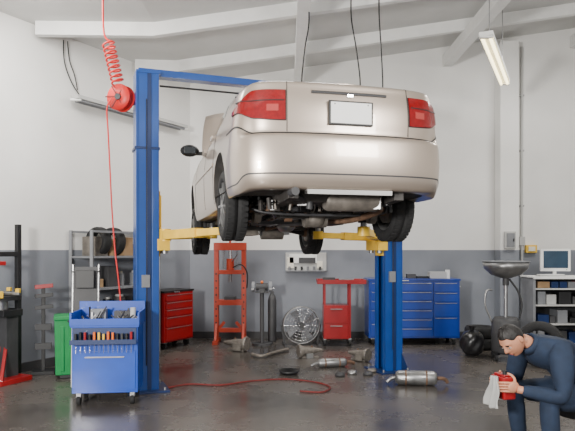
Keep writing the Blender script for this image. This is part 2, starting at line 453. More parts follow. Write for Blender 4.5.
for sd in(1,-1):
    patch(sl0-.2,sl1+.2,lambda t:lo(t)-.05,lambda t:hi(t)+.05,.004,BLK,sd,n=28,r=8)
    patch(sl0,sl1,lo,hi,.012,REDL,sd,n=28,r=8)
    patch(sl0+2,sl0+6,lambda t:9.4,lambda t:9.85,.0155,CLRL,sd,n=10,r=3)
    patch(sl0+.4,sl1-3,lambda t:10.08,lambda t:10.15,.0145,BLK,sd,n=20,r=1)
    patch(0,s_y(-.36),lambda t:7.85,lambda t:8.05,.003,BLK,sd,n=50,r=2)
    patch(0,s_y(-.40),lambda t:2.9,lambda t:3.02,.002,DGR,sd,n=50,r=1)
    patch(s_x(.485),s_x(.491),lambda t:8.1,lambda t:12.6,.002,BLK,sd,n=1,r=14)
    for y in(.40,1.12,2.05): patch(s_y(y),s_y(y+.009),lambda t:2.5,lambda t:12.5,.002,BLK,sd,n=1,r=20)
    patch(s_y(.40),s_y(2.05),lambda t:5.5,lambda t:5.9,.010,PAINT,sd,n=20,r=2)
    for y in(.55,1.25):
        p=surf(s_y(y),10.2,.02,sd); dt.box(p,(.03,.17,.03),PAINT)
    patch(s_y(3.0),s_y(3.12)+3,lambda t:7.2,lambda t:9.5,.008,CLRL,sd,n=8,r=3)
    patch(0,s_x(.30),lambda t:10.66,lambda t:10.82,.010,DGR,sd,n=12,r=1)
    patch(0,s_x(.30),lambda t:10.84,lambda t:11.0,.012,PAINT,sd,n=12,r=1)
def onrear(x,z,off):
    s=s_x(abs(x)); best=min((abs(surf(s,k/20,0,1).z-z),k/20) for k in range(160,250)); return surf(s,best[1],off,1 if x>=0 else -1)
pc=onrear(0,.865,.01)
dt.box((0,pc.y-.002,.865),(.345,.022,.178),BLK); dt.box((0,pc.y-.014,.865),(.318,.006,.155),WHT)
lc=onrear(0,1.0,.006); dt.box((0,lc.y,1.0),(.05,.02,.022),CHR)
for sx in(-.13,.13): dt.sph((sx,pc.y-.018,.928),.006,STEEL,8)
dt.make(car,bevel=.002)
# hood (open)
hd=B("hood")
hp=Matrix.Translation((0,2.32,.98))@Matrix.Rotation(math.radians(50),4,'X')
vs=[];fs=[]
NX,NY=10,8
for a in range(NY+1):
    for c in range(NX+1):
        u_=c/NX*2-1; v=a/NY; w=.74-.10*v**2
        vs.append((u_*w,v*.98-.10*abs(u_)**3*v,.03*(1-u_*u_)-.03*v*v))
n0=len(vs); vs+=[(x,y,z-.025) for x,y,z in vs]
W=NX+1
f1=[];f2=[]
for a in range(NY):
    for c in range(NX):
        f=(a*W+c,a*W+c+1,(a+1)*W+c+1,(a+1)*W+c); f1.append(f); f2.append(tuple(n0+q for q in reversed(f)))
rim=[c for c in range(W)]+[a*W+NX for a in range(1,NY+1)]+[NY*W+c for c in range(NX-1,-1,-1)]+[a*W for a in range(NY-1,0,-1)]
R=len(rim); f1+= [(rim[i],n0+rim[i],n0+rim[(i+1)%R],rim[(i+1)%R]) for i in range(R)]
hd.add(vs,f1,PAINT,True,hp); hd.add(vs,f2,UNDER,True,hp)
hd.cyl((.5,2.9,.86),(.46,2.78,1.50),.008,STEEL,n=6)
hd.make(car)
mr=B("side_mirror")
for sx in(-1,1):
    mr.sph((sx*.94,1.88,1.0),(.11,.06,.07),BLK,16); mr.box((sx*.80,1.90,.975),(.16,.05,.04),BLK)
    mr.box((sx*.94,1.825,1.0),(.13,.01,.08),GLASS)
mr.make(car,bevel=.006)
def wheel(name,c,sx):
    b=B(name)
    w=.098
    prof=[(.20,-w*.8),(.235,-w),(.275,-w*.98),(.292,-w*.8),(.30,-w*.6),(.302,-w*.05),(.296,-w*.05),(.296,w*.05),(.302,w*.05),(.30,w*.6),(.292,w*.8),(.275,w*.98),(.235,w),(.20,w*.8)]
    b.lathe(prof,(0,0,0),(1,0,0),RUB,n=48,close=True)
    for i in range(40):
        a=2*math.pi*i/40
        for o in(-.055,.055):
            b.box((o,.300*math.cos(a),.300*math.sin(a)),(.055,.030,.010),RUB,rot=(a-math.pi/2,0,0))
    b.lathe([(.205,-w*.8),(.185,-w*.7),(.18,w*.5),(.205,w*.8)],(0,0,0),(1,0,0),STEEL,n=40)
    o=sx*w*.55
    b.lathe([(.0,o+sx*.01),(.06,o+sx*.012),(.07,o),(.19,o-sx*.01)],(0,0,0),(1,0,0),DGR,n=30)
    for i in range(7):
        a=2*math.pi*i/7
        b.bar((o+sx*.02,.03*math.cos(a),.03*math.sin(a)),(o+sx*.025,.195*math.cos(a),.195*math.sin(a)),.035,.02,STEEL)
    b.cyl((o,0,0),(o+sx*.03,0,0),.05,STEEL)
    b.cyl((-sx*.03,0,0),(-sx*.075,0,0),.13,CAST); b.cyl((-sx*.075,0,0),(-sx*.11,0,0),.07,RUST)
    o_=b.make(car); o_.location=c; return o_
for sx in(-1,1):
    wheel("wheel",(sx*.738,0,.235),sx); wheel("wheel",(sx*.738,2.62,.10),sx)
u=B("undercarriage")
u.box((0,1.35,.205),(1.25,1.5,.03),UNDER); u.box((0,1.35,.19),(.30,1.7,.05),CAST)
for sx in(-1,1):
    u.bar((sx*.60,.45,.175),(sx*.60,2.2,.175),.07,.06,UNDER)
    u.bar((sx*.42,-.85,.27),(sx*.42,-.35,.24),.08,.07,UNDER)
    u.bar((sx*.48,0,.20),(sx*.40,.62,.20),.07,.07,CAST)
    u.bar((sx*.64,0,.20),(sx*.26,-.10,.22),.05,.05,RUST)
    u.bar((sx*.64,.05,.24),(sx*.26,.16,.24),.04,.04,CAST)
    u.helix((sx*.52,-.02,.20),(sx*.50,-.02,.48),.055,.010,5.5,BLK)
    u.cyl((sx*.52,-.02,.17),(sx*.50,-.02,.50),.028,STEEL,n=12)
    u.cyl((sx*.56,-.02,.16),(sx*.50,-.02,.16),.07,CAST,n=14)
    u.bar((sx*.64,2.62,.07),(sx*.28,2.48,.14),.07,.05,UNDER)
    u.bar((sx*.64,2.62,.07),(sx*.30,2.85,.15),.05,.05,UNDER)
    u.cyl((sx*.64,2.62,.11),(sx*.15,2.60,.20),.022,STEEL,n=10)
    u.cyl((sx*.62,2.62,.08),(sx*.54,2.62,.40),.026,DGR,n=12)
    u.helix((sx*.58,2.62,.25),(sx*.52,2.62,.52),.06,.011,5,BLK)
    u.cyl((sx*.28,-.02,.14),(sx*.22,-.02,.14),.04,RUST,n=12)
    u.tube([(sx*.3,.1,.17),(sx*.35,.4,.15),(sx*.42,.9,.16),(sx*.45,1.5,.16)],.012,STEEL)
u.bar((-.33,.0,.17),(.33,0,.17),.15,.08,UNDER); u.bar((-.30,.32,.20),(.30,.32,.20),.10,.08,UNDER)
u.tube([(-.62,-.2,.20),(-.45,-.26,.16),(0,-.26,.15),(.45,-.26,.16),(.62,-.2,.20)],.012,DGR)
u.cyl((-.10,0,.13),(.10,0,.13),.075,CAST); u.sph((0,-.02,.14),(.1,.09,.09),CAST,14)
u.box((.0,.62,.165),(.85,.38,.13),DGR)
for x in(-.25,.25): u.box((x,.62,.098),(.03,.40,.008),STEEL)
u.lathe([(0,-.23),(.07,-.23),(.085,-.20),(.085,.20),(.07,.23),(0,.23)],(.12,-.62,.245),(1,0,0),CAST,n=24)
u.tube([(-.11,-.62,.25),(-.30,-.66,.25),(-.42,-.80,.27),(-.44,-.94,.275)],.026,DGR,n=12)
u.cyl((-.44,-.86,.275),(-.44,-.985,.275),.030,DGR,n=18)
u.tube([(.33,-.60,.24),(.42,-.45,.18),(.30,-.15,.12),(.18,.2,.12),(.12,.9,.13),(.10,1.8,.14),(.05,2.3,.12)],.028,RUST,n=12)
u.lathe([(0,-.2),(.05,-.18),(.075,-.12),(.075,.12),(.05,.18),(0,.2)],(.10,1.45,.13),(0,1,0),STEEL,n=20)
u.box((.0,-.88,.285),(.66,.10,.035),LGR,rot=(.10,0,0))
u.lathe([(0,-.06),(.27,-.06),(.30,0),(.30,.06)],(-.18,-.42,.285),(0,0,1),UNDER,n=28)
u.box((-.25,2.55,.14),(.42,.40,.20),CAST); u.box((.20,2.55,.15),(.36,.34,.20),STEEL); u.cyl((.02,2.45,.08),(.30,2.45,.08),.09,CAST)
u.cyl((-.35,2.42,.08),(-.35,2.36,.08),.045,ORG,n=14)
u.bar((-.55,2.30,.14),(.55,2.30,.14),.12,.07,UNDER); u.bar((-.5,3.05,.18),(.5,3.05,.18),.08,.08,UNDER)
u.bar((0,2.3,.12),(0,3.1,.15),.09,.05,UNDER)
random.seed(3)
for i in range(170):
    x=random.uniform(-.56,.56); y=random.uniform(-.75,2.3); z=.18 if y>.4 else .23
    m=random.choice([UNDER,CAST,RUST,STEEL,BLK,DGR,UNDER,DGR])
    if random.random()<.5: u.box((x,y,z-.01),(random.uniform(.02,.10),random.uniform(.02,.12),random.uniform(.02,.10)),m,rot=(0,0,random.uniform(0,3)))
    else: u.cyl((x,y,z-.06),(x+random.uniform(-.02,.02),y,z+.03),random.uniform(.01,.03),m,n=10)
for i in range(10):
    x=random.uniform(-.5,.5)
    u.tube([(x,-.5,.24),(x+random.uniform(-.1,.1),-.1,.18),(x+random.uniform(-.1,.1),.3,.13),(x,.9,.17),(x,1.8,.17)],.007,random.choice([STEEL,BLK,RUST]))
u.make(car,bevel=.004)
# ---------------------------------------------------------------- lift
lift=empty("car_lift")
PL=Vector((-1.62,6.9,0)); PR=Vector((1.34,8.0,0)); HP=3.60
ax=(PR-PL).normalized(); LR=math.atan2(ax.y,ax.x)
def post(c,sgn,nm):
    b=B(nm)
    b.box((-.12*sgn,0,HP/2),(.03,.29,HP),LBLUE)
    for sy in(-1,1):
        b.box((0,sy*.135,HP/2),(.24,.02,HP),LBLUE)
        b.box((.11*sgn,sy*.10,HP/2),(.02,.07,HP),LBLUE)
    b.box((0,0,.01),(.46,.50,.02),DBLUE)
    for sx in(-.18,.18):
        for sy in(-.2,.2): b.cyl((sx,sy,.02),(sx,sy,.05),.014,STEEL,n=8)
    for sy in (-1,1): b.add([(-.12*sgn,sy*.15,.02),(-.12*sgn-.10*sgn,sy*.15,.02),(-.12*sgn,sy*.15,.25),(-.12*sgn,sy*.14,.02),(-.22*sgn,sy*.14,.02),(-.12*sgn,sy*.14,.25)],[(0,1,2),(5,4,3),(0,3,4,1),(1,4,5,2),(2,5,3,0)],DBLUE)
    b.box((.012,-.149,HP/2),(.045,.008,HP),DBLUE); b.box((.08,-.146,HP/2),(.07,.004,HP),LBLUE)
    b.cyl((-.02,-.16,.3),(-.02,-.16,3.3),.006,BLK,n=6)
    b.cyl((0,.0,.05),(0,0,2.1),.035,STEEL,n=14)
    b.box((0,0,HP+.01),(.27,.31,.03),LBLUE)
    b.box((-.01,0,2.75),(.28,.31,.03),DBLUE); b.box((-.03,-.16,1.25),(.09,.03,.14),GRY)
    b.box((.06*sgn,0,1.90),(.16,.19,.75),YEL); b.box((.17*sgn,0,1.66),(.14,.34,.13),YEL); b.box((.14*sgn,0,2.0),(.03,.20,.45),YEL)
    for sy in(-.11,.11): b.cyl((.19*sgn,sy,1.56),(.19*sgn,sy,1.80),.035,STEEL,n=14)
    o=b.make(lift,bevel=.004); o.matrix_local=TR(c.x,c.y,0,LR)
post(PL,1,"left_post"); post(PR,-1,"right_post")
bm_=B("overhead_beam")
bm_.bar(PL+V(0,0,HP+.03)-ax*.1,PR+V(0,0,HP+.03)+ax*.1,.14,.08,LBLUE)
bm_.cyl(PL+V(0,0,HP-.10)+ax*.15,PR+V(0,0,HP-.10)-ax*.15,.012,BLK,n=8)
bm_.make(lift,bevel=.004)
def c2w(x,y,z): return CARM@V(x,y,z)
ar=B("lift_arms")
nb=V(-ax.y,ax.x,0)
for c,sg,sx in((PL,1,-1),(PR,-1,1)):
    for (yy,so) in((.50,-1),(2.05,1)):
        st=c+ax*.19*sg+nb*.11*so; st.z=1.77
        en=c2w(sx*.66,yy,0); en.z=1.79
        mid=st.lerp(en,.55)
        ar.bar(st,mid,.12,.10,YEL); ar.bar(mid-(en-st).normalized()*.15,en,.085,.075,YEL)
        ar.cyl(en-V(0,0,.05),en+V(0,0,.09),.035,STEEL,n=16); ar.cyl(en+V(0,0,.09),(en.x,en.y,G+.178),.06,BLK,n=20)
        ar.cyl(en-V(0,0,.05),en+V(0,0,.05),.065,YEL,n=20)
        ar.cyl(st-V(0,0,.07),st+V(0,0,.07),.07,YEL,n=18)
ar.make(lift,bevel=.004)
# ---------------------------------------------------------------- hose reel
b=B("air_hose_reel")
rx=FX(121,6.85); rz=FZ(98,6.85)
b.bar((rx,6.90,rz),(-1.765,6.90,rz-.02),.05,.10,HRED)
b.lathe([(.035,-.055),(.15,-.055),(.15,-.045),(.07,-.04),(.07,.04),(.15,.045),(.15,.055),(.035,.055)],(rx,6.85,rz),(.35,1,0),HRED,n=32)
for k in range(4):
    b.lathe([(.085+.009*math.cos(t*math.pi/4)+.012*k,-.03+.009*math.sin(t*math.pi/4)+.001*k) for t in range(8)],(rx,6.85,rz),(.35,1,0),HRED,n=28,close=True)
    b.lathe([(.085+.009*math.cos(t*math.pi/4)+.012*k,.01+.009*math.sin(t*math.pi/4)+.001*k) for t in range(8)],(rx,6.85,rz),(.35,1,0),HRED,n=28,close=True)
b.cyl((rx-.02,6.77,rz),(rx+.01,6.93,rz),.035,DGR)
for k in range(6):
    a=k*math.pi/3; b.bar((rx-.02,6.79,rz),(rx-.02+.14*math.cos(a),6.79-.0,rz+.14*math.sin(a)),.012,.012,DRED)
b.helix((FX(108,6.8),6.8,FZ(42,6.8)),(FX(118,6.8),6.8,FZ(84,6.8)),.066,.011,9,HRED)
b.tube([(FX(108,6.8)+.06,6.8,FZ(42,6.8)),(FX(104,6.8),6.8,FZ(33,6.8)),(FX(103,6.8),6.8,4.61)],.011,HRED)
b.tube([(FX(118,6.8),6.8+.06,FZ(84,6.8)),(rx+.03,6.83,rz+.10)],.011,HRED,smoothpath=False)
pts=[(112,98),(107,108),(108,130),(110,170),(112,210),(115,250),(118,275),(120,295),(121,306)]
b.tube([(FX(x,6.75),6.75,FZ(y,6.75)) for i,(x,y) in enumerate(pts)],.009,HRED)
b.make()
b=B("floor_air_hose")
b.tube([(FX(x,1.6*F/(y-250)),1.6*F/(y-250),.011) for x,y in((166,389),(190,385),(220,386),(250,382),(285,380),(315,383),(330,388),(322,393),(300,392))],.009,DRED,sub=10)
b.make()
# ---------------------------------------------------------------- blue tool cart
b=B("tool_cart",TR(-1.90,6.38,0,math.radians(6)))
w,d=.66,.42
b.box((0,0,.47),(w,d,.68),CARTB)
b.box((0,-d/2-.006,.36),(w-.04,.012,.40),CARTB)
b.box((0,-d/2-.02,.50),(w*.6,.02,.012),STEEL)
b.box((0,0,.82),(w+.03,d+.03,.03),CARTB)
for sx in(-1,1): b.box((sx*(w/2+.01),0,.89),(.02,d+.04,.13),CARTB)
b.box((0,d/2+.01,.93),(w+.04,.02,.22),CARTB); b.box((0,-d/2-.015,.86),(w+.04,.015,.07),CARTB)
b.box((0,-d/2-.05,.66),(w,.08,.02),CARTB); b.box((0,-d/2-.09,.665),(w,.01,.05),DBLUE); b.box((0,-d/2-.01,.72),(w-.02,.006,.16),DBLUE)
hc=[RED,YEL,BLK,ORG,BLK,DGR,RED]
random.seed(5)
for i in range(13):
    x=-w/2+.05+i*.046; m=random.choice(hc)
    b.cyl((x,-d/2-.05,.55),(x,-d/2-.05,.68),.004,CHR,n=6); b.cyl((x,-d/2-.05,.668),(x,-d/2-.05,.74+random.uniform(0,.03)),.013,m,n=8)
for i in range(22):
    x=random.uniform(-.28,.28);y=random.uniform(-.12,.15)
    b.bar((x,y,.85),(x+random.uniform(-.14,.14)*.6,y+random.uniform(-.05,.05),.88+random.uniform(0,.12)),.02,.012,random.choice([CHR,STEEL,BLK,DGR,BLK]))
b.box((.15,.08,.89),(.20,.12,.11),DGR); b.box((-.12,.10,.90),(.16,.10,.13),GRY); b.cyl((.26,-.05,.84),(.26,-.05,.99),.03,LGR,n=14)
for sx in(-1,1):
    for sy in(-1,1):
        b.bar((sx*.27,sy*.16,.14),(sx*.27,sy*.16,.08),.05,.05,STEEL); b.cyl((sx*.27-.018,sy*.16,.05),(sx*.27+.018,sy*.16,.05),.05,RUB,n=18)
b.make(bevel=.005)
b=B("mechanic_creeper",TR(FX(84,6.75)-.0,6.80,0,math.radians(10)))
b.box((0,0,.75),(.26,.035,1.32),DGR,rot=(math.radians(-4),0,0)); b.box((0,-.03,1.27),(.20,.05,.20),BLK,rot=(math.radians(-4),0,0))
for sx in(-1,1): b.box((sx*.14,0,.75),(.02,.05,1.38),STEEL,rot=(math.radians(-4),0,0))
for z in(.10,.7,1.35):
    for sx in(-1,1): b.cyl((sx*.14-.01,.05,z),(sx*.14+.012,.05,z),.035,RUB,n=14)
b.box((0,0,.06),(.26,.10,.12),DGR)
b.make(bevel=.005)
# green bin
b=B("green_storage_bin",TR(FX(72,7.6),7.62,0,math.radians(20)))
b.box((0,0,.39),(.40,.34,.68),GRN,taper=1.06); b.box((0,0,.755),(.44,.38,.05),GRN)
for x in(-.12,0,.12): b.box((x,-.178,.38),(.05,.02,.56),GRN)
b.box((0,-.2,.72),(.12,.03,.03),DGR)
for sx in(-1,1): b.cyl((sx*.17,.12,.05),(sx*.2,.12,.05),.05,RUB,n=14)
b.box((0,-.1,.03),(.30,.06,.06),DGR)
b.make(bevel=.01)
# shelf rack
SH=empty("storage_rack",Matrix.Identity(4)); 
s0,s1=1.35,2.72
b=B("rack_frame")
for s in(s0,s1):
    for o in(.04,.46): b.bar(LW(s,o,0),LW(s,o,1.88),.04,.04,GRY)
for z in(.15,.62,1.05,1.50):
    a=LW((s0+s1)/2,.25,z)
    b.box(a,(s1-s0,.44,.03),GRY,rot=(0,0,LROT))
for o in(.04,.46): b.bar(LW(s0,o,1.86),LW(s1,o,1.86),.03,.03,GRY)
b.make(SH)
b=B("rack_contents"); random.seed(11)
for z in(.165,.635,1.065,1.515):
    s=s0+.12
    while s<s1-.15:
        w=random.uniform(.10,.26); h=random.uniform(.10,.30); m=random.choice([DGR,BLK,CARD,GRY,RED,LGR,BLK,DBLUE,DGR,CAST])
        c=LW(s+w/2,.25+random.uniform(-.03,.05),z+h/2)
        if random.random()<.6: b.box(c,(w,.25,h),m,rot=(0,0,LROT))
        else: b.cyl((c.x,c.y,z),(c.x,c.y,z+h),w*.4,m,n=16); b.cyl((c.x,c.y,z+h),(c.x,c.y,z+h+.03),w*.25,LGR,n=12)
        s+=w+random.uniform(.02,.1)
b.make(SH,bevel=.005)
def tyre(name,c,axis,R=.30,w=.19):
    b=B(name); r=R
    prof=[(r*.62,-w*.40),(r*.72,-w*.5),(r*.90,-w*.5),(r*.97,-w*.38),(r,-w*.2),(r*.985,-w*.02),(r*.985,w*.02),(r,w*.2),(r*.97,w*.38),(r*.90,w*.5),(r*.72,w*.5),(r*.62,w*.40),(r*.64,w*.2),(r*.64,-w*.2)]
    b.lathe(prof,c,axis,RUB,n=40,close=True); return b
for s in(2.40,2.12):
    p=LW(s,.25,1.515+.21); b=tyre("spare_tire",p,(-LD.x*1.0,-LD.y*1.0,0),R=.21,w=.15); b.make(SH)
# tire changer at left edge
b=B("tire_changer",TR(FX(0,7.25),7.25,0,math.radians(-25)))
b.box((0,.12,.45),(.14,.18,.86),DGR); b.box((0,.05,.03),(.46,.46,.06),RED)
b.bar((-.2,-.15,.05),(0,.1,.5),.04,.04,RED); b.bar((.2,-.15,.05),(0,.1,.5),.04,.04,RED)
b.box((0,.05,.84),(.34,.28,.08),BLK)
b.cyl((0,0,.86),(0,0,1.0),.09,STEEL); b.cyl((0,0,1.0),(0,0,1.05),.24,BLK,n=28)
for k in range(4):
    a=k*math.pi/2+.4; b.bar((.05*math.cos(a),.05*math.sin(a),1.075),(.24*math.cos(a),.24*math.sin(a),1.075),.05,.04,STEEL); b.box((.22*math.cos(a),.22*math.sin(a),1.11),(.05,.05,.05),YEL,rot=(0,0,a))
b.box((.20,-.24,1.08),(.18,.1,.08),YEL)
b.bar((-.02,.28,.06),(-.02,.28,1.92),.06,.06,BLK); b.bar((-.02,.30,1.55),(-.02,-.02,1.55),.06,.06,BLK); b.cyl((-.02,-.02,1.12),(-.02,-.02,1.62),.022,STEEL)
b.box((-.02,-.02,1.44),(.18,.10,.05),RED)
for k in range(2): b.box((-.1+.2*k,-.20,.10),(.12,.12,.03),BLK)
b.make(bevel=.006)
b=B("tool_stand",TR(FX(44,7.82),7.80,0,.3))
b.bar((0,0,0),(0,0,1.15),.045,.045,BLK); b.box((0,0,.02),(.28,.26,.04),BLK)
for z in(.85,1.0,1.12): b.bar((-.10,-.02,z),(.12,-.02,z+.02),.05,.05,RED if z>1.05 else DGR)
for z in(.35,.6): b.bar((-.10,0,z),(.10,0,z),.06,.08,DGR)
b.make(bevel=.004)
# ---------------------------------------------------------------- chests
def chest(name,M,w,d,h,m,cols,rows,top=None):
    b=B(name,M); base=.12
    b.box((0,0,base+(h-base)/2),(w,d,h-base),m); b.box((0,0,h),(w+.03,d+.03,.03),top or m)
    tot=sum(cols); x=-w/2+.02; iw=w-.04
    for ci,cw in enumerate(cols):
        ww=iw*cw/tot; r=rows[ci]; H=h-base-.06; T=sum(r); z=h-.04
        for q in r:
            hh=H*q/T; z-=hh
            b.box((x+ww/2,-d/2-.008,z+hh/2),(ww-.015,.022,hh-.015),m)
            b.box((x+ww/2,-d/2-.022,z+hh-.020),(ww-.06,.010,.010),STEEL)
        x+=ww
    for sx in(-1,1):
        for sy in(-1,1): b.box((sx*(w/2-.08),sy*(d/2-.08),.11),(.08,.08,.03),STEEL); b.cyl((sx*(w/2-.08)-.02,sy*(d/2-.08),.055),(sx*(w/2-.08)+.02,sy*(d/2-.08),.055),.055,RUB,n=16)
    b.box((w/2+.03,0,h-.12),(.02,d*.7,.02),CHR)
    b.box((-.1*w,-d/2-.022,h-.012),(.12,.006,.02),CHR)
    return b
q=LW(.92,.30,0)
b=chest("red_tool_chest",TR(q.x,q.y,0,LROT+math.pi),.72,.42,.93,RED,[1],[[1,1,1,1.4,1.8]],BLK); b.make(bevel=.004)
bx0,bx1=FX(368,10.05),FX(461,10.05)
b=chest("blue_tool_chest",TR((bx0+bx1)/2,10.35,0),bx1-bx0-.03,.55,1.10,CBLUE,[1.0,1.25,.9],[[1,1,1,1.5,1.5],[1,1,1,1,1,1],[1,1,1.5,2]],CBLUE)
b.box((.45,0,1.17),(.28,.2,.11),LGR); b.cyl((.62,-.05,1.115),(.62,-.05,1.26),.04,WHT,n=14); b.box((.25,.05,1.13),(.3,.2,.03),BLK); b.box((.0,0,1.15),(.15,.12,.07),DGR)
b.make(bevel=.004)
# press
b=B("hydraulic_press",TR(FX(230,10.3),10.35))
for sx in(-1,1):
    b.box((sx*.235,0,.86),(.075,.14,1.60),PRED); b.box((sx*.235,0,.03),(.09,.55,.06),PRED)
    b.bar((sx*.235,-.22,.06),(sx*.235,-.05,.34),.04,.04,PRED)
    b.bar((sx*.10,0,.36),(sx*.22,0,.22),.03,.05,PRED)
    for k in range(8): b.cyl((sx*.235,-.073,.35+k*.12),(sx*.235,-.069,.35+k*.12),.016,BLK,n=10)
    b.helix((sx*.11,0,1.25),(sx*.11,0,1.60),.018,.004,12,STEEL,n=4,per=8)
b.box((0,0,1.66),(.56,.16,.13),PRED); b.box((0,0,1.22),(.40,.12,.07),PRED); b.box((0,0,.70),(.46,.18,.09),PRED); b.box((0,0,.22),(.46,.08,.07),PRED); b.box((0,0,.77),(.20,.16,.05),DGR)
b.cyl((0,0,1.25),(0,0,1.45),.065,PRED); b.cyl((0,0,1.45),(0,0,1.60),.03,CHR); b.cyl((0,0,1.05),(0,0,1.19),.03,STEEL)
b.tube([(.05,-.08,1.3),(.2,-.15,1.35),(.30,-.1,1.2),(.29,-.05,.95)],.01,BLK); b.cyl((0,-.04,1.72),(0,-.04,1.82),.02,PRED)
b.cyl((.0,-.03,1.38),(.14,-.14,1.52),.010,STEEL,n=8)
b.make(bevel=.004)
# grinder
b=B("bench_grinder",TR(FX(262,10.1),10.10))
b.cyl((0,0,0),(0,0,.04),.17,DGR,n=24); b.cyl((0,0,.04),(0,0,.88),.035,DGR); b.box((0,0,.89),(.22,.16,.02),DGR)
b.cyl((-.10,0,.98),(.10,0,.98),.065,DGR); b.cyl((-.17,0,.98),(-.12,0,.98),.09,GRY,n=24); b.cyl((.12,0,.98),(.17,0,.98),.09,GRY,n=24)
b.box((-.15,-.10,.95),(.05,.05,.02),STEEL); b.box((.15,-.10,.95),(.05,.05,.02),STEEL); b.sph((0,-.02,1.06),.025,ORG,10); b.box((0,0,.925),(.1,.12,.06),DGR)
for a in(.5,2.6,4.7): b.bar((0,0,.05),(.20*math.cos(a),.20*math.sin(a),.02),.03,.03,DGR)
b.make(bevel=.003)
b=B("oxygen_cylinder",TR(FX(272,10.4),10.5)); b.lathe([(0,0),(.07,0),(.075,.03),(.075,.72),(.055,.80),(.025,.84),(.025,.88),(0,.88)],(0,0,0),(0,0,1),DGR,n=24); b.cyl((0,0,.88),(0,0,.95),.015,CHR,n=10); b.cyl((-.03,0,.93),(.03,0,.93),.012,CHR,n=8); b.make()
# fan
b=B("floor_fan",TR(FX(301,10.1),10.15,0,math.radians(8)))
R=.31; zc=.335
b.lathe([(R,-.08),(R+.008,0),(R,.08),(R-.01,.08),(R-.006,0),(R-.01,-.08)],(0,0,zc),(0,1,0),STEEL,n=48,close=True)
for r in(.06,.11,.16,.21,.26): b.lathe([(r+.004*math.cos(t*math.pi/3),-.08+.004*math.sin(t*math.pi/3)) for t in range(6)],(0,0,zc),(0,1,0),CHR,n=36,close=True)
for k in range(16):
    a=2*math.pi*k/16; b.cyl((.03*math.cos(a),-.08,zc+.03*math.sin(a)),(R*math.cos(a),-.08,zc+R*math.sin(a)),.004,CHR,n=5)
for k in range(4):
    a=math.pi/2*k+.5
    pts=[]
    for (r_,t_,y_) in((.05,-.25,.02),(.27,-.35,.05),(.28,.30,-.04),(.06,.4,-.02)): pts.append((r_*math.cos(a+t_),y_,zc+r_*math.sin(a+t_)))
    b.add(pts+[(x,y+.006,z) for x,y,z in pts],[(0,1,2,3),(7,6,5,4),(0,4,5,1),(1,5,6,2),(2,6,7,3),(3,7,4,0)],GRY)
b.cyl((0,-.10,zc),(0,.12,zc),.05,DGR)
for sx in(-1,1): b.bar((sx*.33,0,zc),(sx*.28,0,.02),.03,.03,DGR); b.box((sx*.28,0,.015),(.04,.40,.03),DGR)
b.make()
# red cart
b=B("red_shop_cart",TR(FX(341,10.1),10.15))
b.box((0,0,1.05),(.80,.42,.03),RED); 
for sx in(-1,1): b.box((sx*.40,0,1.07),(.015,.42,.07),RED)
b.box((0,-.21,1.07),(.80,.015,.07),RED); b.box((0,.21,1.07),(.8,.015,.07),RED)
b.box((-.09,0,.40),(.42,.38,.56),RED); b.box((-.09,-.195,.52),(.38,.02,.26),RED); b.box((-.09,-.195,.25),(.38,.02,.22),RED)
for z in(.62,.34): b.box((-.09,-.215,z),(.2,.02,.015),STEEL)
for sx,sy in((.14,-.15),(.14,.15),(-.28,-.15),(-.28,.15)): b.bar((sx,sy,.12),(sx,sy,1.04),.03,.03,RED); b.cyl((sx-.02,sy,.055),(sx+.02,sy,.055),.055,RUB,n=14); b.box((sx,sy,.115),(.05,.05,.03),STEEL)
b.box((-.2,0,1.10),(.2,.15,.07),DGR); b.box((.1,.05,1.09),(.25,.1,.04),STEEL)
b.make(bevel=.003)
# wall board
b=B("parts_notice_board"); z=FZ(262,10.85); x=FX(306,10.85)
b.box((x,10.88,z),(.74,.04,.34),LGR); b.box((x-.05,10.85,z+.06),(.5,.03,.16),WHT); b.box((x+.02,10.83,z+.03),(.30,.02,.10),DGR); b.box((x-.28,10.85,z-.01),(.12,.03,.2),PAP); b.box((x+.25,10.85,z-.05),(.1,.03,.13),PAP); b.box((x,10.82,z-.16),(.74,.12,.02),GRY)
for i in range(6): b.cyl((x-.3+i*.11,10.80,z-.15),(x-.3+i*.11,10.80,z-.08),.02,random.choice([BLK,DGR,GRY]),n=10)
b.make(bevel=.003)
# oil drainer
b=B("oil_drainer",TR(FX(507,8.7),8.75))
z0=FZ(262,8.7)
b.lathe([(.0,-.24),(.035,-.24),(.06,-.22),(.20,-.17),(.30,-.08),(.315,.0),(.325,.0),(.31,-.09),(.21,-.185),(.07,-.235)],(0,0,z0),(0,0,1),STEEL,n=36)
b.lathe([(.30,0),(.335,0),(.335,.015),(.30,.015)],(0,0,z0),(0,0,1),GRY,n=36,close=True)
b.cyl((0,0,.6),(0,0,z0-.2),.028,STEEL); b.cyl((0,0,z0-.34),(0,0,z0-.2),.045,DGR)
b.lathe([(0,.10),(.17,.10),(.20,.14),(.20,.56),(.16,.62),(0,.62)],(0,0,0),(0,0,1),DGR,n=30)
b.tube([(.05,0,z0-.25),(.16,-.05,1.0),(.20,-.08,.8),(.16,-.1,.62)],.014,BLK); b.tube([(-.2,0,.55),(-.30,0,.8),(-.28,0,1.0),(-.2,0,1.02)],.014,STEEL)
for a in range(4):
    t=a*math.pi/2+.6; x,y=.22*math.cos(t),.22*math.sin(t); b.bar((0,0,.12),(x,y,.10),.04,.03,BLK); b.cyl((x-.015,y,.045),(x+.015,y,.045),.045,RUB,n=14)
b.make()
